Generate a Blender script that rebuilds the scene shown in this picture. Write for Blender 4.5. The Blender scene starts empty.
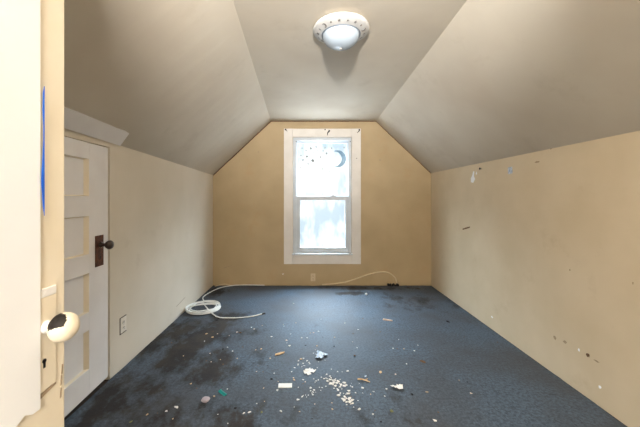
import bpy, bmesh, math, random
from mathutils import Vector, noise
C = bpy.context.scene
COL = C.collection
PI = math.pi
EYE = 1.131      # camera height
FPX = 300.0      # focal length in pixels of the 640 px frame
VX, VY = 309.0, 198.0
YB = 3.9         # distance of the window wall

# ---------------------------------------------------------------- camera, world, lights, exposure
cd = bpy.data.cameras.new('camera'); cam = bpy.data.objects.new('camera', cd); COL.objects.link(cam)
cam.location = (0, 0, EYE); cam.rotation_euler = (PI/2, 0, 0)
cd.sensor_width = 36; cd.lens = FPX/640*36
cd.shift_x = (320-VX)/640; cd.shift_y = -(213.5-VY)/640
cd.clip_start = .02
C.camera = cam

W = bpy.data.worlds.new('overcast_sky'); C.world = W; W.use_nodes = True
wn = W.node_tree.nodes; bg = wn['Background']
# bright overcast sky above, snow below, duller horizon between
_tc = wn.new('ShaderNodeTexCoord'); _sx = wn.new('ShaderNodeSeparateXYZ'); _rp = wn.new('ShaderNodeValToRGB'); _mr = wn.new('ShaderNodeMapRange')
W.node_tree.links.new(_tc.outputs['Generated'], _sx.inputs[0]); W.node_tree.links.new(_sx.outputs['Z'], _mr.inputs['Value'])
_mr.inputs['From Min'].default_value = -1; _mr.inputs['From Max'].default_value = 1
W.node_tree.links.new(_mr.outputs['Result'], _rp.inputs['Fac']); W.node_tree.links.new(_rp.outputs['Color'], bg.inputs[0])
_e = _rp.color_ramp.elements
def _k(z): return (z+1)/2
_e[0].position = _k(-.5); _e[0].color = (.20, .21, .22, 1)
_e[1].position = _k(.5); _e[1].color = (.74, .88, 1, 1)
for _z, _c in ((-.26, (.0195, .0215, .0225, 1)), (.26, (.020, .0218, .0228, 1))):
    _q = _e.new(_k(_z)); _q.color = _c
bg.inputs[1].default_value = 62.0

def area(name, loc, rot, sx, sy, e, colr, portal=False):
    l = bpy.data.lights.new(name, 'AREA'); l.shape = 'RECTANGLE'; l.size = sx; l.size_y = sy
    l.energy = e; l.color = colr
    if portal: l.cycles.is_portal = True
    o = bpy.data.objects.new(name, l); COL.objects.link(o); o.location = loc; o.rotation_euler = rot
    return o
area('window_portal', (.175, YB+.16, EYE+.03), (-PI/2, 0, 0), .8, 1.6, 1, (1, 1, 1), True)
# fill lamp added unseen behind the photographer to brighten the board and left side
pl = bpy.data.lights.new('rear_fill_lamp', 'POINT'); pl.energy = 160; pl.color = (1, .96, .91); pl.shadow_soft_size = .25
po = bpy.data.objects.new('rear_fill_lamp', pl); COL.objects.link(po); po.location = (.15, -1.7, EYE+.72)
# flash head above the camera, tilted up to the ceiling
sl = bpy.data.lights.new('tilted_flash', 'SPOT'); sl.energy = 430; sl.color = (1, .98, .96); sl.shadow_soft_size = .045
sl.spot_size = math.radians(84); sl.spot_blend = 1
so = bpy.data.objects.new('tilted_flash', sl); COL.objects.link(so); so.location = (-.005, -.25, EYE+.648)
so.rotation_euler = (PI/2+math.radians(24), 0, math.radians(-3))
# second, broad fill added unseen behind the camera, mainly for the left slope
area('rear_fill_broad', (.45, -1.3, EYE+1.02), (.55, 0, 0), .9, .9, 22, (1, .97, .93))

vs = C.view_settings
vs.view_transform = 'Standard'; vs.look = 'None'; vs.gamma = 1; vs.use_curve_mapping = False; vs.exposure = 0.27

# ---------------------------------------------------------------- helpers
def L(c):  # sRGB 0..255 -> linear
    return tuple(((v/255)/12.92 if v/255 <= .04045 else ((v/255+.055)/1.055)**2.4) for v in c) + (1,)

def mat(name, c1, c2=None, scale=6, rough=.8, bump=0, bscale=60, spec=.3, metal=0, detail=4, lo=.35, hi=.65, stain=None):
    m = bpy.data.materials.new(name); m.use_nodes = True
    nt = m.node_tree; N = nt.nodes; K = nt.links
    b = N['Principled BSDF']
    b.inputs['Roughness'].default_value = rough; b.inputs['Specular IOR Level'].default_value = spec
    b.inputs['Metallic'].default_value = metal
    tc = N.new('ShaderNodeTexCoord')
    n = N.new('ShaderNodeTexNoise'); n.inputs['Scale'].default_value = scale; n.inputs['Detail'].default_value = detail
    K.new(tc.outputs['Object'], n.inputs['Vector'])
    r = N.new('ShaderNodeValToRGB'); K.new(n.outputs['Fac'], r.inputs['Fac'])
    r.color_ramp.elements[0].position = lo; r.color_ramp.elements[1].position = hi
    r.color_ramp.elements[0].color = L(c1); r.color_ramp.elements[1].color = L(c2 or c1)
    out = r.outputs['Color']
    if stain:
        col, sc, p0, p1, amt = stain
        s = N.new('ShaderNodeTexNoise'); s.inputs['Scale'].default_value = sc; s.inputs['Detail'].default_value = 8
        s.inputs['Roughness'].default_value = .65
        K.new(tc.outputs['Object'], s.inputs['Vector'])
        mr = N.new('ShaderNodeMapRange'); mr.inputs['From Min'].default_value = p0; mr.inputs['From Max'].default_value = p1
        mr.inputs['To Max'].default_value = amt; K.new(s.outputs['Fac'], mr.inputs['Value'])
        mx = N.new('ShaderNodeMix'); mx.data_type = 'RGBA'
        K.new(mr.outputs['Result'], mx.inputs['Factor']); K.new(out, mx.inputs['A']); mx.inputs['B'].default_value = L(col)
        out = mx.outputs['Result']
    K.new(out, b.inputs['Base Color'])
    if bump:
        n2 = N.new('ShaderNodeTexNoise'); n2.inputs['Scale'].default_value = bscale; n2.inputs['Detail'].default_value = 5
        K.new(tc.outputs['Object'], n2.inputs['Vector'])
        bp = N.new('ShaderNodeBump'); bp.inputs['Strength'].default_value = bump; bp.inputs['Distance'].default_value = .01
        K.new(n2.outputs['Fac'], bp.inputs['Height']); K.new(bp.outputs['Normal'], b.inputs['Normal'])
    return m

M = {}
M['wall'] = mat('wall_paint', (196,179,150), (206,190,163), 2.2, .6, .12, 9, .25, stain=((176,154,124), 3.1, .60, .78, .5))
M['wall_left'] = mat('wall_paint_pale', (212,202,184), (220,210,194), 2.0, .6, .14, 9, .25, stain=((184,170,148), 2.7, .60, .78, .5))
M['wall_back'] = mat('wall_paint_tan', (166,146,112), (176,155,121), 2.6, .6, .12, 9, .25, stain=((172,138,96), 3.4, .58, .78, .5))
M['ceil'] = mat('ceiling_paint', (188,177,160), (198,189,173), 1.7, .7, .12, 7, .2, stain=((160,146,124), 2.3, .58, .8, .5))
M['white'] = mat('white_gloss_paint', (226,222,220), (233,230,228), 5, .45, .10, 30, .4, stain=((196,186,170), 9, .66, .74, .6))
M['trimwhite'] = mat('window_trim_paint', (206,200,192), (214,208,201), 6, .5, .10, 30, .4, stain=((120,104,88), 15, .70, .76, .8))
M['sash'] = mat('sash_backlit_grey', (182,188,194), (194,200,205), 8, .5, .05, 40, .4, stain=((110,108,104), 22, .68, .74, .7))  # greyer than the casing: backlit shade put into the colour
M['cream'] = mat('cream_paint', (226,214,190), (233,223,203), 6, .45, .10, 25, .4, stain=((190,166,120), 8, .68, .78, .6))
M['board'] = mat('white_board', (238,240,244), (243,245,248), 4, .6, .06, 20, .3)
M['dark'] = mat('dark_gap', (46,36,28), (64,50,38), 30, .9, .3, 90)
M['brown'] = mat('aged_bronze', (70,38,22), (104,60,34), 40, .45, .15, 90, .5, .5)
M['knobdark'] = mat('dark_knob', (44,30,22), (60,42,30), 40, .3, 0, 60, .6)
M['iron'] = mat('black_iron', (24,20,18), (40,34,30), 60, .6, .1, 90)
M['tape'] = mat('blue_tape', (22,92,206), (34,108,220), 20, .7, .1, 50)
M['cable'] = mat('white_cable', (228,228,224), (238,238,234), 30, .5)
M['cabletan'] = mat('painted_cable', (208,190,156), (216,200,168), 30, .55)
M['plate'] = mat('outlet_plastic', (222,214,200), (230,222,210), 20, .4)
M['platetan'] = mat('outlet_painted', (196,176,144), (206,188,158), 20, .5)
M['paper'] = mat('white_paper', (232,230,226), (240,239,236), 30, .8, .2, 60)
M['paperblue'] = mat('pale_blue_tissue', (176,202,232), (226,236,244), 25, .8, .2, 60, lo=.45, hi=.55)
M['plaster'] = mat('plaster_crumb', (224,222,218), (236,234,230), 60, .9, .3, 90)
M['tan'] = mat('tan_chip', (190,150,104), (222,196,160), 60, .8, .3, 90)
M['pink'] = mat('pinkish_tan_chip', (214,186,166), (226,204,188), 60, .8, .2, 90)
M['brownbit'] = mat('brown_chip', (82,60,42), (122,92,62), 70, .9, .3, 90)
M['darkbit'] = mat('dark_chip', (26,24,24), (44,40,38), 70, .9, .3, 90)
M['teal'] = mat('teal_plastic', (24,134,130), (36,156,150), 20, .35, 0, 60, .5)
M['mauve'] = mat('mauve_lump', (158,148,158), (186,176,180), 40, .8, .3, 60)
M['greenbit'] = mat('olive_chip', (98,100,62), (134,132,84), 70, .9, .3, 90)
M['scuff'] = mat('scuff_grey', (146,128,106), (164,146,122), 80, .9)
M['rim'] = mat('lamp_rim_ceramic', (186,184,180), (194,192,188), 20, .45, .05, 60, .4)
M['motif'] = mat('lamp_rim_motif', (104,100,96), (124,120,116), 30, .45)
M['motifline'] = mat('lamp_rim_line', (112,120,128), (120,128,136), 30, .45)
M['globe'] = mat('frosted_globe', (158,170,180), (166,176,186), 5, .22, 0, 60, .5)
M['steel'] = mat('steel', (170,168,164), (190,188,184), 30, .3, 0, 60, .5, .9)
M['sticker'] = mat('moon_star_sticker', (150,172,186), (164,186,198), 30, .6)
M['stickerdark'] = mat('star_sticker', (128,136,138), (150,156,156), 30, .6)
M['bluesticker'] = mat('blue_sticker', (150,170,196), (214,220,228), 60, .5)
M['shell'] = mat('landing_paint', (206,196,176), (214,204,186), 3, .7)

def carpet_material():
    m = bpy.data.materials.new('blue_carpet'); m.use_nodes = True
    nt = m.node_tree; N = nt.nodes; K = nt.links; b = N['Principled BSDF']
    b.inputs['Roughness'].default_value = .7; b.inputs['Specular IOR Level'].default_value = .34
    tc = N.new('ShaderNodeTexCoord')
    def noise_(s, d=6, r=.6, vec=None):
        n = N.new('ShaderNodeTexNoise'); n.inputs['Scale'].default_value = s; n.inputs['Detail'].default_value = d
        n.inputs['Roughness'].default_value = r; K.new(vec or tc.outputs['Object'], n.inputs['Vector']); return n.outputs['Fac']
    def rng(v, a, c, lo=0, hi=1):
        q = N.new('ShaderNodeMapRange'); q.inputs['From Min'].default_value = a; q.inputs['From Max'].default_value = c
        q.inputs['To Min'].default_value = lo; q.inputs['To Max'].default_value = hi; K.new(v, q.inputs['Value']); return q.outputs['Result']
    def mix(f, a, c):
        q = N.new('ShaderNodeMix'); q.data_type = 'RGBA'; K.new(f, q.inputs['Factor'])
        for s, v in (('A', a), ('B', c)):
            if isinstance(v, tuple): q.inputs[s].default_value = v
            else: K.new(v, q.inputs[s])
        return q.outputs['Result']
    def math_(op, a, c):
        q = N.new('ShaderNodeMath'); q.operation = op
        for i, v in enumerate((a, c)):
            if isinstance(v, (int, float)): q.inputs[i].default_value = v
            else: K.new(v, q.inputs[i])
        return q.outputs[0]
    base = mix(rng(noise_(60, 6, .8), .36, .64), L((42,51,62)), L((90,105,120)))
    base = mix(rng(noise_(2.2, 5, .55), .38, .66, 0, .7), base, L((62,60,60)))
    # soiled zones: left strip, middle foreground, far right corner
    def blob(cx, cy, rx, ry):
        mp = N.new('ShaderNodeMapping'); mp.vector_type = 'POINT'
        mp.inputs['Location'].default_value = (-cx/rx, -cy/ry, 0); mp.inputs['Scale'].default_value = (1/rx, 1/ry, 0)
        K.new(tc.outputs['Object'], mp.inputs['Vector'])
        g = N.new('ShaderNodeTexGradient'); g.gradient_type = 'SPHERICAL'; K.new(mp.outputs['Vector'], g.inputs['Vector'])
        return g.outputs['Fac']
    z = None
    for a in BLOBS:
        v = rng(blob(*a[:4]), 0, .7, 0, a[4]); z = v if z is None else math_('MAXIMUM', z, v)
    mp = N.new('ShaderNodeMapping'); mp.inputs['Rotation'].default_value = (0, 0, .5); mp.inputs['Scale'].default_value = (1.6, 1, 1)
    K.new(tc.outputs['Object'], mp.inputs['Vector'])
    st = noise_(3.6, 10, .68, mp.outputs['Vector'])
    f = rng(math_('ADD', math_('MULTIPLY', z, .30), math_('MULTIPLY', st, 1.0)), .62, .78, 0, .88)
    col = mix(f, base, mix(rng(noise_(5, 4), .4, .6), L((34,27,20)), L((54,44,32))))
    f2 = rng(noise_(14, 8, .75), .58, .68, 0, .7)
    col = mix(f2, col, L((38,36,36)))
    K.new(col, b.inputs['Base Color'])
    K.new(rng(f, 0, 1, .66, .9), b.inputs['Roughness'])
    bp = N.new('ShaderNodeBump'); bp.inputs['Strength'].default_value = .35; bp.inputs['Distance'].default_value = .006
    K.new(noise_(170, 4, .7), bp.inputs['Height']); K.new(bp.outputs['Normal'], b.inputs['Normal'])
    return m
BLOBS = [(-1.0,2.45,.7,.55,1.0), (-.75,2.05,.6,.4,.9), (-1.05,1.7,.5,.5,.8), (-.55,1.5,.9,.35,.75), (.25,1.5,1.1,.35,.35),
         (.55,3.55,.35,.12,1.0), (1.2,3.3,.7,.5,.5), (-.75,2.85,.35,.2,.9), (-1.15,3.6,.25,.3,.8), (.7,3.75,.9,.12,.8)]
M['carpet'] = carpet_material()

def glass_material():
    m = bpy.data.materials.new('hazy_window_glass'); m.use_nodes = True
    nt = m.node_tree; N = nt.nodes; K = nt.links; N.remove(N['Principled BSDF'])
    out = N['Material Output']
    tc = N.new('ShaderNodeTexCoord')
    mp = N.new('ShaderNodeMapping'); mp.inputs['Scale'].default_value = (5.5, 1, 2.6); K.new(tc.outputs['Object'], mp.inputs['Vector'])
    n = N.new('ShaderNodeTexNoise'); n.inputs['Scale'].default_value = 1.1; n.inputs['Detail'].default_value = 3
    K.new(mp.outputs['Vector'], n.inputs['Vector'])
    r = N.new('ShaderNodeValToRGB'); K.new(n.outputs['Fac'], r.inputs['Fac'])
    r.color_ramp.elements[0].position = .38; r.color_ramp.elements[0].color = (.95, .95, .95, 1)
    r.color_ramp.elements[1].position = .58; r.color_ramp.elements[1].color = (.70, .755, .79, 1)
    t = N.new('ShaderNodeBsdfTransparent'); K.new(r.outputs['Color'], t.inputs['Color'])
    g = N.new('ShaderNodeBsdfGlossy'); g.inputs['Roughness'].default_value = .1
    mx = N.new('ShaderNodeMixShader'); mx.inputs[0].default_value = .05
    K.new(t.outputs[0], mx.inputs[1]); K.new(g.outputs[0], mx.inputs[2]); K.new(mx.outputs[0], out.inputs['Surface'])
    return m
M['glass'] = glass_material()
def film_material():
    m = bpy.data.materials.new('sticker_film'); m.use_nodes = True
    nt = m.node_tree; N = nt.nodes; K = nt.links; b = N['Principled BSDF']; b.inputs['Base Color'].default_value = L((150,175,190))
    t = N.new('ShaderNodeBsdfTransparent'); t.inputs['Color'].default_value = (.58, .65, .69, 1)
    a = N.new('ShaderNodeMixShader'); a.inputs[0].default_value = .9
    K.new(b.outputs[0], a.inputs[1]); K.new(t.outputs[0], a.inputs[2]); K.new(a.outputs[0], N['Material Output'].inputs['Surface'])
    return m
M['sticker'] = film_material()

def link(name, bm, m, parent=None, smooth=False, bevel=0):
    me = bpy.data.meshes.new(name)
    bmesh.ops.recalc_face_normals(bm, faces=bm.faces)
    if smooth:
        for f in bm.faces: f.smooth = True
    bm.to_mesh(me); bm.free()
    for x in (m if isinstance(m, (list, tuple)) else [m]): me.materials.append(M[x])
    o = bpy.data.objects.new(name, me); COL.objects.link(o)
    if parent: o.parent = parent
    if bevel:
        b = o.modifiers.new('bevel', 'BEVEL'); b.width = bevel; b.segments = 2; b.limit_method = 'ANGLE'
    return o
def empty(name, loc=(0,0,0), rz=0):
    o = bpy.data.objects.new(name, None); COL.objects.link(o); o.location = loc; o.rotation_euler = (0, 0, rz)
    o.empty_display_size = .05
    return o
def tag(o, label, cat, group=None):
    o['label'] = label; o['category'] = cat
    if group: o['group'] = group
    return o
def struct(o, label=None, cat=None):
    o['kind'] = 'structure'
    if label: o['label'] = label
    if cat: o['category'] = cat
    return o
def hexa(bm, a, b):
    """solid between two matching polygons (lists of points)"""
    va = [bm.verts.new(p) for p in a]; vb = [bm.verts.new(p) for p in b]; n = len(a)
    bm.faces.new(va); bm.faces.new(vb[::-1])
    for i in range(n): bm.faces.new((va[i], vb[i], vb[(i+1) % n], va[(i+1) % n]))
def box(bm, x0, x1, y0, y1, z0, z1):
    hexa(bm, [(x0,y0,z0),(x1,y0,z0),(x1,y1,z0),(x0,y1,z0)], [(x0,y0,z1),(x1,y0,z1),(x1,y1,z1),(x0,y1,z1)])
def spline(pts, n=8):
    P = [Vector(p) for p in pts]; P = [2*P[0]-P[1]] + P + [2*P[-1]-P[-2]]; out = []
    for i in range(1, len(P)-2):
        for k in range(n):
            t = k/n; a, b, c, d = P[i-1], P[i], P[i+1], P[i+2]
            out.append(.5*((2*b)+(c-a)*t+(2*a-5*b+4*c-d)*t*t+(3*b-a-3*c+d)*t**3))
    out.append(P[-2]); return out
def tube(bm, pts, r, seg=8):
    rings = []
    for i, p in enumerate(pts):
        d = (pts[min(i+1, len(pts)-1)]-pts[max(i-1, 0)]).normalized()
        u = d.cross(Vector((0,0,1)))
        if u.length < .1: u = d.cross(Vector((1,0,0)))
        u.normalize(); v = d.cross(u)
        rr = r(i/(len(pts)-1)) if callable(r) else r
        rings.append([bm.verts.new(p+(u*math.cos(2*PI*k/seg)+v*math.sin(2*PI*k/seg))*rr) for k in range(seg)])
    for a, b in zip(rings, rings[1:]):
        for k in range(seg): bm.faces.new((a[k], a[(k+1) % seg], b[(k+1) % seg], b[k]))
    bm.faces.new(rings[0][::-1]); bm.faces.new(rings[-1])
def lathe(bm, prof, axis='z', seg=48, org=(0,0,0)):
    """profile of (radius, height) revolved about an axis"""
    o = Vector(org); rings = []
    def pt(r, h, a):
        c, s = r*math.cos(a), r*math.sin(a)
        return o + (Vector((c, s, h)) if axis == 'z' else Vector((h, c, s)) if axis == 'x' else Vector((c, h, s)))
    for r, h in prof:
        if r < 1e-6: rings.append([bm.verts.new(pt(0, h, 0))])
        else: rings.append([bm.verts.new(pt(r, h, 2*PI*k/seg)) for k in range(seg)])
    for a, b in zip(rings, rings[1:]):
        for k in range(seg):
            j = (k+1) % seg
            if len(a) == 1: bm.faces.new((a[0], b[k], b[j]))
            elif len(b) == 1: bm.faces.new((a[k], a[j], b[0]))
            else: bm.faces.new((a[k], a[j], b[j], b[k]))
def back(px, py, y=YB):     # a point of the window wall from measured picture coordinates
    return Vector(((px-VX)/FPX*y, y, EYE+(VY-py)/FPX*y))
def flo(px, py, z=0):
    y = FPX*(EYE-z)/(py-VY); return Vector(((px-VX)/FPX*y, y, z))
def side(px, py, x):
    y = x*FPX/(px-VX); return Vector((x, y, EYE+(VY-py)/FPX*y))

# ---------------------------------------------------------------- room shell
XL, XR = -1.25, 1.59
YN = -2.4
def kneeL(y): return EYE+.297+.0265*(YB-y)
KR = EYE+.324
def ceilz(y): return EYE+1.0+.026*(YB-y)
def edgeL(y): return -.494+.0378*(YB-y)
def edgeR(y): return .871-.0109*(YB-y)
T = .1
# floor: dark subfloor, carpet laid on top short of the walls
bm = bmesh.new(); box(bm, XL-.15, XR+.15, YN-.1, YB+.15, -.1, -.010)
struct(link('floor', bm, 'dark'))
random.seed(3)
bm = bmesh.new(); pts = []
def edge_run(p0, p1, n, amp):
    p0, p1 = Vector(p0), Vector(p1); d = (p1-p0).normalized(); nn = Vector((-d.y, d.x))
    for i in range(n):
        t = i/n; q = p0.lerp(p1, t) + nn*amp*(.5+.5*noise.noise(Vector((t*n*.33, p0.x*3, p0.y)))+random.random()*.25)
        pts.append((q.x, q.y))
edge_run((XL+.004, YN+.01), (XR-.006, YN+.01), 10, .004)
edge_run((XR-.006, YN+.01), (XR-.008, YB-.012), 160, .012)
edge_run((XR-.008, YB-.012), (XL+.006, YB-.012), 110, .022)
edge_run((XL+.006, YB-.012), (XL+.004, YN+.01), 160, .008)
hexa(bm, [(x, y, -.010) for x, y in pts], [(x, y, 0) for x, y in pts])
for f in bm.faces: f.material_index = 0
carpet = link('carpet', bm, 'carpet'); tag(carpet, 'worn stained blue wall-to-wall carpet covering the attic floor', 'carpet')

def slab(name, q, off, m):
    bm = bmesh.new(); o = Vector(off)
    hexa(bm, q, [tuple(Vector(p)+o) for p in q]); return struct(link(name, bm, m))
# right knee wall
wr = slab('wall_right', [(XR,YN,-.01),(XR,YB,-.01),(XR,YB,KR),(XR,YN,KR)], (T,0,0), 'wall')
# left knee wall with a recess for the closet door
DY0, DY1, DZ = 1.02, 1.885, EYE+.318
bm = bmesh.new()
def lw(y0, y1, z0, x=XL):
    hexa(bm, [(x,y0,z0),(x,y1,z0),(x,y1,kneeL(y1)),(x,y0,kneeL(y0))], [(XL-.16,y0,z0),(XL-.16,y1,z0),(XL-.16,y1,kneeL(y1)),(XL-.16,y0,kneeL(y0))])
lw(YN, DY0, -.01); lw(DY1, YB, -.01); lw(DY0, DY1, DZ); 
hexa(bm, [(XL-.06,DY0,-.01),(XL-.06,DY1,-.01),(XL-.06,DY1,DZ),(XL-.06,DY0,DZ)], [(XL-.16,DY0,-.01),(XL-.16,DY1,-.01),(XL-.16,DY1,DZ),(XL-.16,DY0,DZ)])
wl = struct(link('wall_left', bm, 'wall_left'))
# ceilings
def sub_quad(name, fa, fb, off, m, n=12):
    bm = bmesh.new(); o = Vector(off)
    for i in range(n):
        y0 = YN+(YB-YN)*i/n; y1 = YN+(YB-YN)*(i+1)/n
        q = [fa(y0), fa(y1), fb(y1), fb(y0)]
        hexa(bm, q, [tuple(Vector(p)+o) for p in q])
    bmesh.ops.remove_doubles(bm, verts=bm.verts, dist=1e-5)
    return struct(link(name, bm, m))
sub_quad('ceiling', lambda y: (edgeL(y), y, ceilz(y)), lambda y: (edgeR(y), y, ceilz(y)), (0,0,T), 'ceil', 1)
sub_quad('ceiling_slope_left', lambda y: (XL, y, kneeL(y)), lambda y: (edgeL(y), y, ceilz(y)), (-T,0,T), 'ceil', 40)
sub_quad('ceiling_slope_right', lambda y: (XR, y, KR), lambda y: (edgeR(y), y, ceilz(y)), (T,0,T), 'ceil', 40)
# window wall
WX0, WX1, WZ0, WZ1 = -.208, .552, EYE-.735, EYE+.790
bm = bmesh.new()
def bw(poly): hexa(bm, [(x, YB, z) for x, z in poly], [(x, YB+.13, z) for x, z in poly])
tl, tr, tz = edgeL(YB), edgeR(YB), ceilz(YB)
bw([(XL,-.01),(WX0,-.01),(WX0,tz),(tl,tz),(XL,kneeL(YB))])
bw([(WX1,-.01),(XR,-.01),(XR,KR),(tr,tz),(WX1,tz)])
bw([(WX0,-.01),(WX1,-.01),(WX1,WZ0),(WX0,WZ0)]); bw([(WX0,WZ1),(WX1,WZ1),(WX1,tz),(WX0,tz)])
wb = struct(link('wall_back', bm, 'wall_back'))
# wall behind the photographer (with the landing) and partition carrying the near door
bm = bmesh.new(); y = YN
poly = [(XL,-.01),(XR,-.01),(XR,KR),(edgeR(y),ceilz(y)),(edgeL(y),ceilz(y)),(XL,kneeL(y))]
hexa(bm, [(x, y, z) for x, z in poly], [(x, y-.1, z) for x, z in poly]); struct(link('wall_front', bm, 'shell'))
bm = bmesh.new(); xs = -.53
def slz(x, y): t = (x-XL)/(edgeL(y)-XL); return kneeL(y)+t*(ceilz(y)-kneeL(y))
q0, q1 = -.30, -.20
hexa(bm, [(XL,q0,0),(xs,q0,0),(xs,q0,slz(xs,q0)),(XL,q0,kneeL(q0))], [(XL,q1,0),(xs,q1,0),(xs,q1,slz(xs,q1)),(XL,q1,kneeL(q1))])
struct(link('wall_partition', bm, 'shell'))

# cracked paint bead where the slopes meet the window wall
def bead(name, pts, r, m, seed, n=60):
    random.seed(seed); P = []
    a = [Vector(p) for p in pts]
    for p, q in zip(a, a[1:]):
        for k in range(n):
            P.append(p.lerp(q, k/n)+Vector((random.gauss(0,1),0,random.gauss(0,1)))*.0012)
    P.append(a[-1]); bm = bmesh.new(); tube(bm, P, r, 5); return struct(link(name, bm, m))
yy = YB-.003
t1 = bead('trim_1', [(XL+.004,yy,kneeL(YB)-.004),(tl,yy,tz-.004)], .0055, 'brown', 1)
t2 = bead('trim_2', [(tl,yy,tz-.004),(tr,yy,tz-.004)], .0045, 'brownbit', 2)
t3 = bead('trim_3', [(tr,yy,tz-.004),(XR-.004,yy,KR-.004)], .0045, 'brownbit', 3)

# white header board along the slope over the closet door
bm = bmesh.new(); A = []; B = []
def hb(y, up, dn=0):
    s = Vector((edgeL(y)-XL, 0, ceilz(y)-kneeL(y))).normalized(); nrm = Vector((s.z, 0, -s.x))
    b0 = Vector((XL, y, kneeL(y)))
    lo, hi = b0+s*.006, b0+s*up
    return [lo+nrm*.001, lo+nrm*.014, hi+nrm*.008, hi+nrm*.001]
n = 14; random.seed(8); secs = []
for i in range(n+1):
    y = .9+(1.965-.9)*i/n
    secs.append(hb(y, .115+random.uniform(-.004,.004)))
for i, s in enumerate(secs[-1]):      # slanted end
    if i >= 2: s.y -= .03
vr = [[bm.verts.new(p) for p in s] for s in secs]
for a, b in zip(vr, vr[1:]):
    for k in range(4): bm.faces.new((a[k], a[(k+1)%4], b[(k+1)%4], b[k]))
bm.faces.new(vr[0]); bm.faces.new(vr[-1][::-1])
struct(link('trim_4', bm, 'white'), 'white header board running along the slope above the closet door', 'trim')

# ---------------------------------------------------------------- closet door in the left knee wall
d2 = empty('door_1'); struct(d2, 'short white four-panel closet door in the left knee wall', 'door')
def dx(y): return XL-.003+.043*(1.87-y)      # the door stands a touch ajar
d2.location = (dx(1.87), 1.87, 0); d2.rotation_euler = (0, 0, math.atan(.043))
# local frame: -y runs towards the hinge, +x faces the room
DW = .82; zb, zt = EYE-1.112, EYE+.312
rails = [(EYE-.969, EYE-.748), (EYE-.646, EYE-.425), (EYE-.317, EYE-.102), (EYE+.011, EYE+.221)]
py0, py1 = -DW+.17, -.170
bm = bmesh.new()
box(bm, -.034, 0, -DW, py0, zb, zt); box(bm, -.034, 0, py1, 0, zb, zt)
zz = [zb]+[v for r in rails for v in r]+[zt]
for i in range(0, len(zz), 2): box(bm, -.034, 0, py0, py1, zz[i], zz[i+1])
link('door_frame', bm, 'white', d2, bevel=.0015)
for a, b in rails:
    bm = bmesh.new(); box(bm, -.030, -.018, py0, py1, a, b); link('door_panel', bm, 'white', d2)
    bm = bmesh.new(); w = .020          # sloped moulding frame
    o = [(py0,a),(py1,a),(py1,b),(py0,b)]; i_ = [(py0+w,a+w*.3),(py1-w,a+w*.3),(py1-w,b-w*.3),(py0+w,b-w*.3)]
    for k in range(4):
        j = (k+1) % 4
        hexa(bm, [(-.002,*o[k]),(-.002,*o[j]),(-.017,*i_[j]),(-.017,*i_[k])], [(-.018,*o[k]),(-.018,*o[j]),(-.018,*i_[j]),(-.018,*i_[k])])
    mo = link('panel_moulding', bm, 'cream', d2); mo['label'] = 'cream moulding'
bm = bmesh.new(); box(bm, 0, .004, -.122, -.048, EYE-.405, EYE-.222)
pl_ = link('lock_plate', bm, 'brown', d2, bevel=.0015); pl_['label'] = 'dark bronze lock plate'
bm = bmesh.new(); lathe(bm, [(0,.004),(.017,.004),(.019,.008),(.011,.014),(.009,.032),(.020,.040),(.027,.052),(.027,.062),(.020,.072),(0,.076)], 'x', 28, (0,-.078,EYE-.280))
kn = link('knob', bm, 'knobdark', pl_, True); kn['label'] = 'round dark door knob'
bm = bmesh.new(); box(bm, .0035, .0046, -.079, -.074, EYE-.366, EYE-.352); lathe(bm, [(0,.0035),(.005,.0035),(.005,.0046),(0,.0046)], 'x', 14, (0,-.0765,EYE-.352))
link('keyhole', bm, 'iron', pl_)

# ---------------------------------------------------------------- near door (cream) standing open on the left
FX = -.470; NY0, NY1 = -.17, .578; NZ0, NZ1 = .02, EYE+.87
dn = empty('door_2', (FX, NY1, 0)); struct(dn, 'cream entry door standing open at the left edge', 'door')
bm = bmesh.new(); box(bm, -.036, 0, NY0-NY1, 0, NZ0, NZ1)
link('door_leaf', bm, 'cream', dn, bevel=.003)
bm = bmesh.new(); box(bm, 0, .0022, -.056, -.0225, EYE-.340, EYE-.176)
lp = link('lock_plate', bm, 'cream', dn, bevel=.001)
bm = bmesh.new(); box(bm, 0, .0028, -.056, -.0225, EYE-.176, EYE-.160); st_ = link('latch_strip', bm, 'paper', dn, bevel=.001); st_['label'] = 'bare white latch strip'
ky, kz = -.045, EYE-.229
bm = bmesh.new(); lathe(bm, [(0,.002),(.0105,.002),(.0115,.004),(.009,.007),(.007,.009),(.0065,.016),(0,.016)], 'x', 28, (0,ky,kz))
link('rosette', bm, 'paper', lp, True)
# egg shaped knob, worn dark on its crown
bm = bmesh.new()
prof = [(0,.0135),(.008,.0145),(.0158,.0175),(.022,.0235),(.0250,.030),(.0250,.037),(.0228,.0445),(.0175,.0505),(.0095,.0545),(0,.056)]
lathe(bm, prof, 'x', 40, (0,ky,kz))
bmesh.ops.subdivide_edges(bm, edges=bm.edges[:], cuts=2, use_grid_fill=True, smooth=.6)
bm.faces.ensure_lookup_table()
for f in bm.faces:
    c = f.calc_center_median(); d = (c-Vector((.031, ky-.015, kz+.016)))
    w = Vector((d.x/.0165, d.y/.017, d.z/.0135)).length + .28*noise.noise(c*160)
    f.material_index = 1 if w < 1 else 0
kb = link('knob', bm, ('cream', 'iron'), lp, True); kb['label'] = 'cream egg-shaped knob worn dark on top'
bm = bmesh.new(); y, z = -.048, EYE-.288
box(bm, .0015, .003, y-.0022, y+.0022, z-.012, z); lathe(bm, [(0,.0015),(.004,.0015),(.004,.003),(0,.003)], 'x', 14, (0,y,z))
link('keyhole', bm, 'iron', lp)
bm = bmesh.new(); hexa(bm, [(0,-.057,EYE-.352),(0,-.022,EYE-.344),(0,-.022,EYE-.340),(0,-.057,EYE-.344)], [(.0015,-.057,EYE-.352),(.0015,-.022,EYE-.344),(.0015,-.022,EYE-.340),(.0015,-.057,EYE-.344)])
link('scratch', bm, 'scuff', dn)
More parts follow.
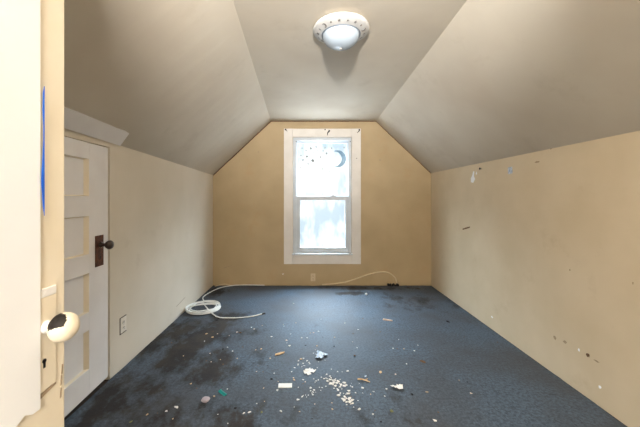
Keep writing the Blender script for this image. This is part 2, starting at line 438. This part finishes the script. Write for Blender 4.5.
for k, (yy0, z) in enumerate(((-.010, EYE-.345), (-.011, EYE-.368), (-.008, EYE-.325))):
    bm = bmesh.new(); hexa(bm, [(0,yy0-.0015,z-.010),(0,yy0+.001,z-.008),(0,yy0+.002,z+.008),(0,yy0,z+.01)], [(.001,yy0-.0015,z-.010),(.001,yy0+.001,z-.008),(.001,yy0+.002,z+.008),(.001,yy0,z+.01)])
    link('paint_chip', bm, 'scuff', dn)

# white board over the upper face of that door
bd = empty('wall_board', (FX+.0005, .520, EYE-.366))
tag(bd, 'white board with ragged lower edge fixed flat over the face of the cream door', 'board')
random.seed(5); low = []
n = 46
for i in range(n+1):
    y = -.66*i/n; low.append((y, random.uniform(-.0025,.0025) + (.008 if i in (2,) else 0)))
poly = [(y, z) for y, z in low]+[(-.66, 1.20), (0, 1.20)]
bm = bmesh.new(); hexa(bm, [(0,y,z) for y, z in poly], [(.004,y,z) for y, z in poly]); link('board_sheet', bm, 'board', bd)
# blue tape along its edge
tp = []
zs = [ (85,0),(92,1.2),(110,1.6),(125,.9),(140,.9),(155,1.5),(170,2.3),(182,2.8),(195,2.0),(207,1.2),(216,0)]
bm = bmesh.new(); Lf, Rt = [], []
yE = FPX*.4655/(VX-41.2)
for pyy, wpx in zs:
    z = (VY-pyy)/FPX*yE+.366
    Rt.append((.0052, yE-.520+.0055, z)); Lf.append((.0052, yE-.520+.0055-wpx*.0021, z))
poly = Lf+Rt[::-1][1:-1]
hexa(bm, poly, [(.0042, b, c) for a, b, c in poly]); tb = link('tape', bm, 'tape', bd); tb['label'] = 'torn blue tape strip'

# ---------------------------------------------------------------- window
win = empty('window_1', (0, YB, 0)); struct(win, 'white double-hung window in the end wall', 'window')
CX0, CX1, CZ0, CZ1 = (284-VX)*.013, (360.6-VX)*.013, EYE-(263.8-VY)*.013, EYE+(VY-129)*.013
def part(name, m, *bs, parent=win, bevel=.002):
    bm = bmesh.new()
    for b in bs: box(bm, *b)
    return link(name, bm, m, parent, bevel=bevel)
part('casing', 'trimwhite', (CX0, WX0-.004, -.022, 0, CZ0, CZ1))
part('casing', 'trimwhite', (WX1+.004, CX1, -.022, 0, CZ0, CZ1))
part('casing', 'trimwhite', (WX0-.003, WX1+.003, -.020, 0, WZ1+.002, CZ1))
part('casing', 'trimwhite', (WX0-.003, WX1+.003, -.020, 0, CZ0, WZ0-.004))
part('frame', 'sash', (WX0, WX0+.040, .006, .12, WZ0, WZ1), (WX1-.040, WX1, .006, .12, WZ0, WZ1),
     (WX0+.04, WX1-.04, .006, .12, WZ1-.045, WZ1), (WX0+.04, WX1-.04, .0, .12, WZ0, WZ0+.02))
st = part('stool', 'sash', (WX0-.012, WX1+.012, -.034, .0, WZ0-.002, WZ0+.016), bevel=.004)
# sashes: glass x0,x1,z0,z1 measured at their own depth
def sash(name, y0, y1, gx0, gx1, gz0, gz1, ox0, ox1, oz0, oz1):
    s = part(name, 'sash', (ox0, gx0, y0, y1, oz0, oz1), (gx1, ox1, y0, y1, oz0, oz1), (gx0, gx1, y0, y1, oz0, gz0), (gx0, gx1, y0, y1, gz1, oz1))
    bm = bmesh.new(); box(bm, gx0-.004, gx1+.004, (y0+y1)/2-.002, (y0+y1)/2+.002, gz0-.004, gz1+.004)
    g = link('pane', bm, 'glass', s); return s
up = (YB+.08)/FPX; lo_ = (YB+.03)/FPX
ix0, ix1 = WX0+.041, WX1-.041
sash('upper_sash', .065, .10, (297.4-VX)*up, (346.8-VX)*up, EYE-(196-VY)*up, EYE+(VY-143.5)*up, ix0, ix1, EYE-.03, WZ1-.046)
sash('lower_sash', .010, .050, (300.2-VX)*lo_, (345-VX)*lo_, EYE-(247.3-VY)*lo_, EYE-(200.2-VY)*lo_, ix0, ix1, WZ0+.021, EYE+.022)
bm = bmesh.new(); box(bm, .12, .19, -.001, .014, EYE+.022, EYE+.030); lathe(bm, [(0,0),(.018,0),(.016,.012),(0,.014)], 'z', 16, (.155,.012,EYE+.028))
tube(bm, spline([(.155,.012,EYE+.036),(.17,.004,EYE+.042),(.20,.0,EYE+.044)]), .005)
bmesh.ops.translate(bm, verts=bm.verts, vec=(.16,.014,0)); link('sash_lock', bm, 'sash', win, True)

# nails and hooks on the casing
def nail(px, py, s, label, tilt=0):
    p = back(px, py, YB-.02); bm = bmesh.new()
    tube(bm, [Vector((0,.0,0)), Vector((tilt*.02,-.012,0))], .003*s); lathe(bm, [(0,-.012),(.008*s,-.012),(.008*s,-.016),(0,-.018)], 'y', 12, (tilt*.02,0,0))
    o = link('nail', bm, 'iron'); o.location = (p.x, YB-.0215, p.z); tag(o, label, 'nail'); return o
nail(325, 129.9, 1.0, 'small dark nail at the middle of the top edge of the window casing')
nail(296.3, 141.7, .8, 'small dark nail beside the left top corner of the sash')
nail(350.0, 141.7, .8, 'small dark nail beside the right top corner of the sash')
nail(356.5, 158.5, .7, 'tiny dark nail in the right side of the window casing')
def hook(px, py, pts, label, m='iron', r=.005):
    p = back(px, py, YB-.02); bm = bmesh.new(); tube(bm, spline(pts, 6), lambda t: r*(1.2-.8*t), 8)
    lathe(bm, [(0,0),(.011,0),(.010,-.004),(0,-.005)], 'y', 14, pts[0])
    o = link('curtain_hook', bm, m); o.location = (p.x, YB-.0225, p.z); tag(o, label, 'hook')
hook(328.6, 132, [(.008,0,.015),(0,-.015,.0),(-.014,-.018,-.018),(-.016,-.008,-.045)], 'dark curtain hook at the top middle of the window casing', r=.009)
hook(285.6, 129.6, [(0,0,.0),(.004,-.012,-.004),(.016,-.016,-.016),(.020,-.012,-.030)], 'dark curtain hook at the left top corner of the casing')
hook(359.0, 130.5, [(.004,0,.008),(.0,-.012,-.004),(-.006,-.016,-.014),(-.026,-.012,-.034)], 'dark curtain hook at the right top corner of the casing', r=.008)
hook(294.2, 254.2, [(0,0,.0),(.006,-.012,-.004),(.010,-.014,.006)], 'small brown hook at the left end of the window stool', 'brown', .004)
hook(350.2, 254.0, [(0,0,.0),(-.006,-.012,-.004),(-.010,-.014,.006)], 'small brown hook at the right end of the window stool', 'brown', .004)

# moon and stars stuck on the upper pane
gy = YB+.0785
def decal(name, poly, m, p):
    bm = bmesh.new(); hexa(bm, [(x,0,z) for x, z in poly], [(x,.0012,z) for x, z in poly]); o = link(name, bm, m); o.location = p; return o
def gp(px, py): return Vector(((px-VX)/FPX*gy, gy, EYE+(VY-py)/FPX*gy))
k = gy/FPX
R = 8.6*k; arc = [(R*math.cos(a), R*math.sin(a)) for a in [math.radians(-122+244*i/28) for i in range(29)]]
R2 = 7.4*k; cx = -3.3*k
a0 = math.atan2(arc[-1][1], arc[-1][0]-cx); rr = math.hypot(arc[-1][1], arc[-1][0]-cx)
inner = [(cx+rr*math.cos(a), rr*math.sin(a)) for a in [a0-2*a0*i/28 for i in range(1, 28)]]
tag(decal('moon_sticker', arc+inner, 'sticker', gp(337.5, 158.8)), 'pale blue crescent moon sticker on the upper window pane', 'sticker')
def star(r): return [((r if i % 2 == 0 else r*.45)*math.sin(i*PI/5), (r if i % 2 == 0 else r*.45)*math.cos(i*PI/5)) for i in range(10)]
stars = [(312.8,160.7,1.9),(310.7,148.5,1.3),(307,156.5,1.2),(308,164,1.2),(316,147,.9),(320.5,157,1.1),(317,163.5,1),(326.5,153.5,1.1),(322,169,1.2),
 (303,160,1),(302,148,.7),(306,150.5,.7),(301,155.5,.7),(314,153,.8),(319.5,161,.7),(325,147.8,.7),(331.5,148.2,.8),(344,147.5,.8),(329,171,1),(300.8,167.3,.8),
 (305,167.4,.7),(309,167.2,.7),(313.8,167.5,.7),(323,151,.7),(318,150.7,.6)]
special = {0: 'largest star sticker, left of the moon on the upper window pane'}
for i, (x, y, r) in enumerate(stars):
    o = decal('star_sticker', star(r*k*1.45), 'stickerdark', gp(x, y))
    tag(o, special.get(i, 'tiny grey star sticker on the upper window pane'), 'sticker', None if i in special else 'tiny star stickers on the upper pane')

# ---------------------------------------------------------------- ceiling light
FXY = (.197, 1.85); cz = ceilz(FXY[1])
lt = empty('ceiling_light', (FXY[0], FXY[1], cz)); tag(lt, 'flush ceiling light with white decorated rim and frosted dome', 'light')
bm = bmesh.new(); lathe(bm, [(0,-.0005),(.150,-.0005),(.168,-.008),(.173,-.018),(.170,-.026),(.160,-.030),(.118,-.050),(.112,-.049),(.10,-.03),(0,-.03)], 'z', 72)
rim = link('rim', bm, 'rim', lt, True)
bm = bmesh.new(); lathe(bm, [(.120,-.0495),(.119,-.053),(.1145,-.0535),(.1135,-.049)], 'z', 72); rg = link('rim_ring', bm, 'motifline', lt, True); rg['label'] = 'grey line round the dome'
bm = bmesh.new(); lathe(bm, [(.113*math.cos(a), -.050-.080*math.sin(a)) for a in [PI/2*i/20 for i in range(20)]]+[(0,-.130)], 'z', 64)
link('glass_dome', bm, 'globe', lt, True)
bm = bmesh.new(); lathe(bm, [(0,-.128),(.008,-.129),(.009,-.133),(.006,-.139),(0,-.142)], 'z', 20); fi = link('finial', bm, 'steel', lt, True); fi['label'] = 'small metal finial'
def on_rim(ang, t, poly, m='motif', name='rim_motif'):
    # frame on the sloping face of the rim
    r0, z0, r1, z1 = .160, -.0303, .118, -.0503
    r = r0+(r1-r0)*t; z = z0+(z1-z0)*t
    er = Vector((math.cos(ang), math.sin(ang), 0)); et = Vector((-math.sin(ang), math.cos(ang), 0))
    sd = (er*(r0-r1)+Vector((0,0,z0-z1))).normalized(); nn = et.cross(sd); nn = nn if nn.z < 0 else -nn
    o = er*r+Vector((0,0,z))+nn*.0006
    a = [o+et*x+sd*y for x, y in poly]; bm = bmesh.new(); hexa(bm, [tuple(p) for p in a], [tuple(p+nn*.0014) for p in a])
    link(name, bm, m, rim)
def crescent(r):
    a = [(r*math.cos(t), r*math.sin(t)) for t in [math.radians(-130+260*i/14) for i in range(15)]]
    c = -.35*r; ax = math.atan2(a[-1][1], a[-1][0]-c); q = math.hypot(a[-1][1], a[-1][0]-c)
    return a+[(c+q*.93*math.cos(ax-2*ax*i/14), q*.93*math.sin(ax-2*ax*i/14)) for i in range(1, 14)]
for i in range(18):
    ang = -PI/2+2*PI*(i+.5)/18
    if i % 4 == 3: on_rim(ang, .5, crescent(.014))
    else: on_rim(ang, .45, star(.0105 if i % 2 else .008))

# ---------------------------------------------------------------- outlets
def outlet(loc, rz, m, label, dark=True):
    e = empty('wall_outlet', loc, rz); e.scale = (.86,)*3; tag(e, label, 'outlet')
    bm = bmesh.new(); box(bm, -.036, .036, -.006, 0, -.058, .058); link('cover_plate', bm, m, e, bevel=.002)
    if dark:
        bm = bmesh.new(); box(bm, -.042, .041, -.0015, 0, -.066, .064); g = link('box_gap', bm, 'dark', e); g['label'] = 'dark gap around the plate'
    for s in (-1, 1):
        bm = bmesh.new(); lathe(bm, [(0,-.0055),(.017,-.0055),(.017,-.0085),(0,-.0085)], 'y', 24, (0,0,s*.021)); r = link('socket', bm, m, e)
        bm = bmesh.new()
        for q in (-.006, .006): box(bm, q-.0015, q+.0015, -.0092, -.0084, s*.021-.002, s*.021+.007)
        lathe(bm, [(0,-.0084),(.003,-.0084),(.003,-.0092),(0,-.0092)], 'y', 10, (0,0,s*.021-.008)); link('slot', bm, 'iron', r)
    bm = bmesh.new(); lathe(bm, [(0,-.006),(.003,-.006),(.0025,-.0075),(0,-.008)], 'y', 10); link('screw', bm, 'steel', e)
p = side(123, 324.5, XL); outlet((XL, p.y, p.z), PI/2, 'plate', 'white duplex outlet low on the left wall')
p = back(313, 277.3, YB); outlet((p.x, YB, p.z-.0), 0, 'platetan', 'tan painted duplex outlet on the wall under the window', False)

# ---------------------------------------------------------------- cables
random.seed(11)
cb = empty('cable_coil', (-1.075, 3.06, 0)); tag(cb, 'white coiled cable lying in the left corner with its ends trailing', 'cable')
pts = []
r = .004
tail0 = [flo(265,284.2,r), flo(250,284.3,r+.006), flo(236,285.4,r), flo(222,287.5,r), flo(211,292,r), flo(203,297.5,r)]
tail0 = [Vector((p.x, min(p.y, YB-.03), p.z)) for p in tail0]
for p in tail0: pts.append(p)
c = Vector((-1.075, 3.06, 0)); r = .0052; a = 1.9; loops = 7; nn_ = 16*loops
for i in range(nn_+1):
    t = i/nn_; lp_ = t*loops
    rad = .150+.018*math.sin(lp_*2.3+1)+.008*math.sin(lp_*5.1)
    off = Vector((.010*math.sin(lp_*1.7), .016*math.cos(lp_*1.3), 0)); ang = a+2*PI*lp_*(1)+0
    z = r+.0045*int(lp_*.9)+.003*math.sin(ang*2+lp_)
    x = c.x+off.x+rad*1.0*math.cos(ang); x = max(x, XL+.008)
    pts.append(Vector((x, c.y+off.y+rad*1.03*math.sin(ang), max(r, z))))
pts += [flo(216,316.4,r), flo(230,318,r), flo(243,317.6,r), flo(254,316,r), flo(263.5,313.6,r)]
cp = spline(pts, 4)
for p in cp: p.z = max(p.z, .0068)
bm = bmesh.new(); tube(bm, [p-cb.location for p in cp], r, 8); link('cable', bm, 'cable', cb, True)
bm = bmesh.new(); e0, e1 = flo(262,314,.0075)-cb.location, flo(265.2,313,.0075)-cb.location; tube(bm, [e0, e1], .006, 10); pg = link('connector', bm, 'iron', cb, True); pg['label'] = 'black cable end'
bm = bmesh.new(); P = [(-.13,-.02,.030),(-.05,.0,.040),(.03,.02,.040),(.13,.06,.030)]
tube(bm, spline(P, 8), .006, 8); link('cable_tie', bm, 'cable', cb, True)
# cable drooping along the window wall
pts = [back(x, y, YB-.012) for x, y in ((322,284.2),(334,283.6),(346,281.8),(358,278),(370,274),(380,272),(387,272.3),(392,274.7),(395.5,278.5),(397,283.6))]
for p in pts: p.z = max(p.z, .006)
pts[0].y -= .02
e = pts[5].copy(); bm = bmesh.new(); tube(bm, [p-e for p in spline(pts, 8)], .0085, 8)
o = link('wall_cable', bm, 'cabletan', None, True); o.location = e; tag(o, 'tan cable arching along the window wall right of the window', 'cable')
# cable running on the floor edge to the left of the window
pts = [Vector((x, YB-.02+.006*math.sin(x*9), .0045+ (.012 if k_ % 3 == 1 else 0))) for k_, x in enumerate([-1.20,-1.1,-1.0,-.92,-.84,-.76])]
pts[0].y -= .06; e = pts[2].copy(); e.z = 0; bm = bmesh.new(); tube(bm, [p-e for p in spline(pts, 6)], .004, 6)
o = link('wall_cable', bm, 'cabletan', None, True); o.location = e; tag(o, 'thin tan cable on the carpet edge in the left corner below the wall', 'cable')

# ---------------------------------------------------------------- litter on the carpet
def chip_mesh(seed, flat=.35, n=1, j=.28):
    random.seed(seed); bm = bmesh.new(); bmesh.ops.create_icosphere(bm, subdivisions=n, radius=1)
    for v in bm.verts: v.co *= 1+random.uniform(-j, j); v.co.z *= flat
    mz = min(v.co.z for v in bm.verts)
    for v in bm.verts: v.co.z -= mz
    me = bpy.data.meshes.new('chip'); bm.to_mesh(me); bm.free(); return me
def crumple_mesh(seed, h=.3, n=7):
    random.seed(seed); bm = bmesh.new(); g = []
    for i in range(n+1):
        row = []
        for q in range(n+1):
            x, y = 2*i/n-1, 2*q/n-1
            z = h*(.9+.9*noise.noise(Vector((x*1.8+seed*7, y*1.8, 0)))+.25*random.random())
            row.append(bm.verts.new((x*(1-.12*random.random()), y*(1-.12*random.random()), max(.02, z))))
        g.append(row)
    cut = random.random()*6
    for i in range(n):
        for q in range(n):
          cc = Vector((i+.5-n/2, q+.5-n/2, 0)); an = math.atan2(cc.y, cc.x)
          if cc.length < n*(.40+.16*noise.noise(Vector((math.cos(an)*1.5+seed, math.sin(an)*1.5, 3)))+.06*math.cos(3*an+cut)): bm.faces.new((g[i][q], g[i+1][q], g[i+1][q+1], g[i][q+1]))
    bmesh.ops.delete(bm, geom=[v for v in bm.verts if not v.link_faces], context='VERTS')
    mz = min(v.co.z for v in bm.verts)
    for v in bm.verts: v.co.z -= mz
    bmesh.ops.solidify(bm, geom=bm.faces[:], thickness=.03)
    mz = min(v.co.z for v in bm.verts)
    for v in bm.verts: v.co.z -= mz
    me = bpy.data.meshes.new('crumple'); bm.to_mesh(me); bm.free(); return me
def put(name, me, m, px, py, sx, sy, sz, rz, label, cat, group=None, z=.0005):
    me = me.copy() if me.users else me
    me.materials.clear(); me.materials.append(M[m])
    o = bpy.data.objects.new(name, me); COL.objects.link(o); p = flo(px, py); p.z = z
    o.location = p; o.scale = (sx, sy, sz); o.rotation_euler = (0, 0, rz); tag(o, label, cat, group); return o
# bigger pieces, each its own
put('paper_scrap', crumple_mesh(1,.35), 'paper', 308.6, 371.5, .050, .042, .026, .3, 'crumpled white paper scrap beside the plaster crumbs, mid carpet', 'paper')
put('tissue', crumple_mesh(2,.9), 'paperblue', 320.8, 355.8, .056, .052, .024, .8, 'pale blue and white crumpled tissue on the carpet', 'tissue')
put('paper_scrap', crumple_mesh(4,.5), 'paper', 397.8, 388, .044, .028, .026, -.25, 'curled white paper scrap right of the other litter', 'paper')
bm = bmesh.new(); box(bm, -.041, .041, -.020, .020, 0, .004); o = link('white_card', bm, 'paper', None, bevel=.001); p = flo(285.2, 386); o.location = (p.x, p.y, .001); o.rotation_euler = (0,0,.03)
tag(o, 'flat white rectangular card lying on the carpet', 'card')
put('wood_chip', chip_mesh(5,.35), 'tan', 280, 354.2, .036, .012, .016, .55, 'tan wood chip on the carpet left of the pale blue tissue', 'chip')
bm = bmesh.new(); hexa(bm, [(-.042,-.012,0),(.040,.006,0),(.044,.016,0),(-.038,0,0)], [(-.040,-.010,.010),(.036,.006,.008),(.040,.013,.008),(-.036,-.002,.010)])
o = link('tile_chip', bm, 'pink'); p = flo(387.5, 320.5); o.location = (p.x, p.y, .001); o.rotation_euler = (0,0,-.6); tag(o, 'pinkish tan block lying alone on the far carpet', 'chip')
bm = bmesh.new(); tube(bm, spline([(-.035,.010,.006),(-.01,.006,.008),(.02,-.008,.006),(.036,-.018,.005)]), lambda t: .0045*(1.1-.5*t)); tube(bm, [Vector((.005,0,.005)), Vector((.028,.012,.007))], .003)
o = link('wood_sliver', bm, 'tan', None, True); p = flo(363.5, 381); o.location = (p.x, p.y, 0); tag(o, 'forked tan wood sliver on the carpet', 'sliver')
# teal hair comb: spine with short teeth
bm = bmesh.new(); box(bm, -.030, .030, .004, .010, .001, .006)
for i in range(9): x = -.028+i*.007; box(bm, x-.0014, x+.0014, -.010, .0045, .0015, .005)
box(bm, -.033, -.030, -.006, .014, .001, .006)
o = link('hair_comb', bm, 'teal', None, bevel=.0006); p = flo(222.5, 393.5); o.location = (p.x, p.y, 0); o.rotation_euler = (0,0,-.7); tag(o, 'small teal plastic comb piece on the left carpet', 'comb')
put('clay_lump', chip_mesh(9,.5,2,.12), 'mauve', 205.5, 402, .024, .019, .026, .1, 'mauve grey lump on the carpet beside the teal piece', 'lump')
put('foam_ball', chip_mesh(10,.9,2,.05), 'plaster', 366.2, 295.2, .014, .014, .015, 0, 'small white ball on the far carpet below the window', 'ball')
put('leaf_scrap', crumple_mesh(12,.5), 'brownbit', 422.8, 362, .030, .016, .016, -.7, 'brown crumpled leaf scrap on the right of the carpet', 'leaf')
put('leaf_scrap', crumple_mesh(13,.5), 'greenbit', 391.5, 411.5, .012, .012, .012, 0, 'small olive leaf scrap in the front of the carpet', 'leaf')
random.seed(21); bm = bmesh.new()
for i in range(26):
    a = Vector((random.uniform(-.075,.075), random.uniform(-.02,.0), random.uniform(.004,.024))); v = bmesh.ops.create_icosphere(bm, subdivisions=1, radius=random.uniform(.010,.018))['verts']
    for q in v: q.co = q.co*random.uniform(.6,1.2)+a; q.co.z = max(0, q.co.z); q.co.y = min(q.co.y, .004)
o = link('debris_heap', bm, 'darkbit'); o.location = ((393-VX)*.0129, YB-.035, 0); tag(o, 'dark clump of debris against the window wall under the arching cable', 'debris')
# named small bits: (px, py, size px, material, label)
bits = [
 (289.5,346,1.6,'plaster','white plaster bit above the tan wood chip'),(271.5,336.8,1.1,'plaster','white speck in a brown stain left of centre'),
 (240.5,333,1.7,'brownbit','brown lump on the dark stain below the coiled cable'),(206.5,334,1.2,'tan','tan crumb on the dark stain near the left wall'),
 (212.5,337.5,1.3,'tan','pale tan crumb beside the dark stain near the left wall'),(301,359.5,1.5,'tan','tan crumb between wood chip and tissue'),
 (294,380,1.3,'tan','tan crumb just above the white card'),(271.5,379.5,1.3,'darkbit','black crumb up and left of the white card'),
 (277.3,390.5,1.5,'plaster','white crumb touching the lower left of the white card'),(298,400,1.7,'plaster','white crumb below and right of the white card'),
 (281,411.5,1.2,'plaster','white crumb in front below the white card'),(243.8,413.3,1.4,'plaster','left one of two white crumbs side by side in front'),
 (249.3,412.8,1.5,'plaster','right one of two white crumbs side by side in front'),(235.7,408.5,1.3,'darkbit','black crumb in front right of the mauve lump'),
 (261.5,412.5,1.3,'greenbit','grey green crumb right of the two white crumbs'),(214.3,396.5,1.0,'tan','orange tan speck between lump and teal piece'),
 (191,384,1.2,'tan','pale speck on the stained carpet at left'),(232.6,351.3,.8,'plaster','lone white speck left of the litter'),
 (354.5,356,1.5,'brownbit','brown crumb right of the tissue'),(334,346.5,1.0,'darkbit','dark speck up and right of the tissue'),
 (380.5,372.5,1.5,'tan','tan and white crumb above the curled paper'),(395.5,374.5,1.2,'pink','pinkish crumb above the curled paper'),
 (365.6,376.5,1.1,'paperblue','pale bluish crumb above the wood sliver'),(362.5,388.5,1.2,'plaster','white crumb below the wood sliver'),
 (386.5,389,1.1,'plaster','white crumb left of the curled paper'),(412,394.8,1.5,'darkbit','dark crumb right of the curled paper'),
 (427,392,1.3,'scuff','grey crumb on the right below the brown leaf'),(434.5,421,1.6,'plaster','white crumb nearest the camera on the right'),
 (373,414.5,1.1,'plaster','white crumb in front of the wood sliver'),(381,422,1.2,'darkbit','dark crumb at the bottom edge of the carpet view'),
 (347.5,371.5,1.3,'plaster','white crumb on the right edge of the plaster crumbs'),(321,319.5,.8,'plaster','white speck on the far carpet left of the pink block'),
 (318.6,331.5,.9,'plaster','white speck halfway between pink block and wood chip'),(301.5,338,1.1,'plaster','white speck above the tissue and left of it'),
 (176,407.5,1.9,'plaster','brightest white crumb on the carpet in front at left'),(166.3,411.5,1.2,'plaster','white crumb left of the brightest one in front at left'),
 (173,419,1.0,'tan','tan crumb below the brightest white crumb at left'),(131,422,1.4,'greenbit','pale green crumb nearest the near door'),
 (147,415,1.2,'tan','long pale crumb near the near door'),(459,380.5,1.0,'scuff','grey speck on the right carpet nearest the right wall'),
 (471,393.5,1.3,'pink','pale crumb on the right carpet towards the wall'),(448,322,1.6,'darkbit','dark crumb on the far right carpet'),
 (217,320.5,1.5,'darkbit','dark crumb just below the coiled cable'),(293.5,303.8,.9,'plaster','faint white speck on the carpet under the window'),
 (223,349.5,1.1,'darkbit','dark speck on the left carpet below the cable'),(404,349,.8,'tan','tan speck above the brown leaf scrap')]
variants = [chip_mesh(50+i, .35, 1, .45) for i in range(6)]
vm = {}
random.seed(31)
def bit(px, py, s, m, label, group=None, name='litter_crumb'):
    key = (random.randrange(6), m)
    if key not in vm:
        me = variants[key[0]].copy(); me.materials.append(M[m]); vm[key] = me
    o = bpy.data.objects.new(name, vm[key]); COL.objects.link(o); p = flo(px, py); u = s*p.y/FPX*.95
    o.location = (p.x, p.y, .0005); o.scale = (u*random.uniform(.8,1.35), u*random.uniform(.7,1.1), u*random.uniform(.6,1.0)); o.rotation_euler = (0,0,random.uniform(0,6.2))
    tag(o, label, 'debris', group)
for a in bits: bit(*a)
crumb = []
def cl(n, x0, y0, x1, y1, sd, s0, s1):
    for _ in range(n):
        t = random.random(); crumb.append((x0+(x1-x0)*t+random.gauss(0,sd), y0+(y1-y0)*t+random.gauss(0,sd*.6), random.uniform(s0,s1)))
cl(26, 328,380, 345,388, 4.5, .6, 1.7); cl(24, 341,394, 358,408, 3.2, .6, 2.0); cl(16, 303,397, 322,388, 3, .6, 1.4); cl(12, 316,382, 330,376, 3, .5, 1.1)
cl(12, 296,366, 310,362, 4, .5, 1.0); cl(14, 335,375, 352,395, 5, .4, 1.0); cl(14, 300,350, 370,395, 9, .4, .8)
for x, y, s in crumb: bit(x, y, s, 'plaster', 'white plaster crumb scattered among others on the middle of the carpet', 'white plaster crumbs on the carpet')
dust = []
for _ in range(46):
    dust.append((random.uniform(150, 520), random.uniform(305, 424)))
for x, y in dust:
    if flo(x, y).x > 1.5 or flo(x, y).x < -1.15: continue
    bit(x, y, random.uniform(.45,.95), random.choice(['darkbit','brownbit','brownbit']), 'tiny dark speck of dirt scattered on the carpet', 'dark dirt specks on the carpet', 'dirt_speck')

for _ in range(34):
    x, y = random.gauss(275, 48), random.uniform(322, 420)
    bit(x, y, random.uniform(.55,.95), random.choice(['tan','pink','tan']), 'tiny tan crumb scattered on the carpet', 'tan crumbs on the carpet')
for _ in range(30):
    x, y = random.gauss(290, 80), random.uniform(318, 424)
    bit(x, y, random.uniform(.4,.9), 'plaster', 'lone white crumb away from the dense plaster crumbs on the carpet', 'stray white crumbs on the carpet')

# ---------------------------------------------------------------- marks on the walls
def blobpoly(seed, rx, rz, n=14, j=.35):
    random.seed(seed); return [(rx*(1+random.uniform(-j,j))*math.cos(2*PI*i/n), rz*(1+random.uniform(-j,j))*math.sin(2*PI*i/n)) for i in range(n)]
def wall_mark(name, px, py, poly, m, x=XR, parent=None, th=.0012, sgn=-1):
    p = side(px, py, x); bm = bmesh.new()
    hexa(bm, [(x, p.y+a, p.z+b) for a, b in poly], [(x+sgn*th, p.y+a, p.z+b) for a, b in poly]); return link(name, bm, m, parent)
rmk = [('plaster_patch',473.2,177.5,[(0,-.052),(.040,-.044),(.042,-.007),(.018,.018),(.0,.060),(-.022,.058),(-.014,.012),(-.032,-.018)],'board'),
 ('plaster_patch',476.4,173.3,blobpoly(2,.008,.016),'board'),('scuff_mark',466.5,228,[(-.07,.022),(-.01,.010),(.08,-.016),(.07,-.026),(-.01,-.006),(-.06,.008)],'brownbit'),
 ('scuff_mark',537,162,blobpoly(3,.020,.006),'scuff'),('scuff_mark',551,148,blobpoly(4,.008,.008),'scuff'),
 ('scuff_mark',555,338,blobpoly(5,.010,.012),'scuff'),('scuff_mark',565,342,blobpoly(6,.012,.008),'scuff'),('scuff_mark',579,350,blobpoly(7,.006,.010),'board'),
 ('scuff_mark',588,355,blobpoly(8,.014,.010),'brownbit'),('scuff_mark',596.5,361,blobpoly(9,.016,.004),'scuff'),('plaster_patch',600,387,blobpoly(10,.007,.008),'board'),
 ('plaster_patch',492,317,blobpoly(11,.010,.008),'board'),('scuff_mark',570,270,blobpoly(12,.004,.006),'scuff'),('scuff_mark',633,283,blobpoly(13,.003,.006),'scuff')]
for nme, px, py, poly, m in rmk: wall_mark(nme, px, py, poly, m, XR, wr)
st = wall_mark('blue_sticker', 510.3, 170.5, [(-.026,-.024),(.024,-.028),(.028,.026),(-.022,.028)], 'bluesticker', XR-.0003)
tag(st, 'small pale blue sticker high on the right wall', 'sticker')
p = side(481.5, 168.8, XR); bm = bmesh.new(); tube(bm, [Vector((0,0,0)), Vector((-.014,0,.002))], .003); lathe(bm, [(0,-.014),(.011,-.014),(.010,-.018),(0,-.019)], 'x', 14, (0,0,.002))
o = link('nail', bm, 'iron'); o.location = (XR, p.y, p.z); tag(o, 'dark nail high on the right wall beside the white patch', 'nail')
# left wall and window wall scratches
wall_mark('scuff_mark', 181, 302, [(-.10,-.010),(.10,.012),(.10,.015),(-.10,-.006)], 'scuff', XL, wl, sgn=1)
def back_mark(px, py, poly, m='scuff'):
    p = back(px, py); bm = bmesh.new(); hexa(bm, [(p.x+a, YB, p.z+b) for a, b in poly], [(p.x+a, YB-.0012, p.z+b) for a, b in poly]); link('scuff_mark', bm, m, wb)
back_mark(228, 266.8, [(-.055,-.018),(.0,-.002),(.05,.012),(.05,.016),(0,.004),(-.055,-.012)])
back_mark(258.5, 152, blobpoly(20,.008,.008)); back_mark(283, 274, blobpoly(21,.010,.008), 'plaster'); back_mark(380, 160, blobpoly(22,.012,.010)); back_mark(262, 206, blobpoly(23,.02,.014), 'wall_back')
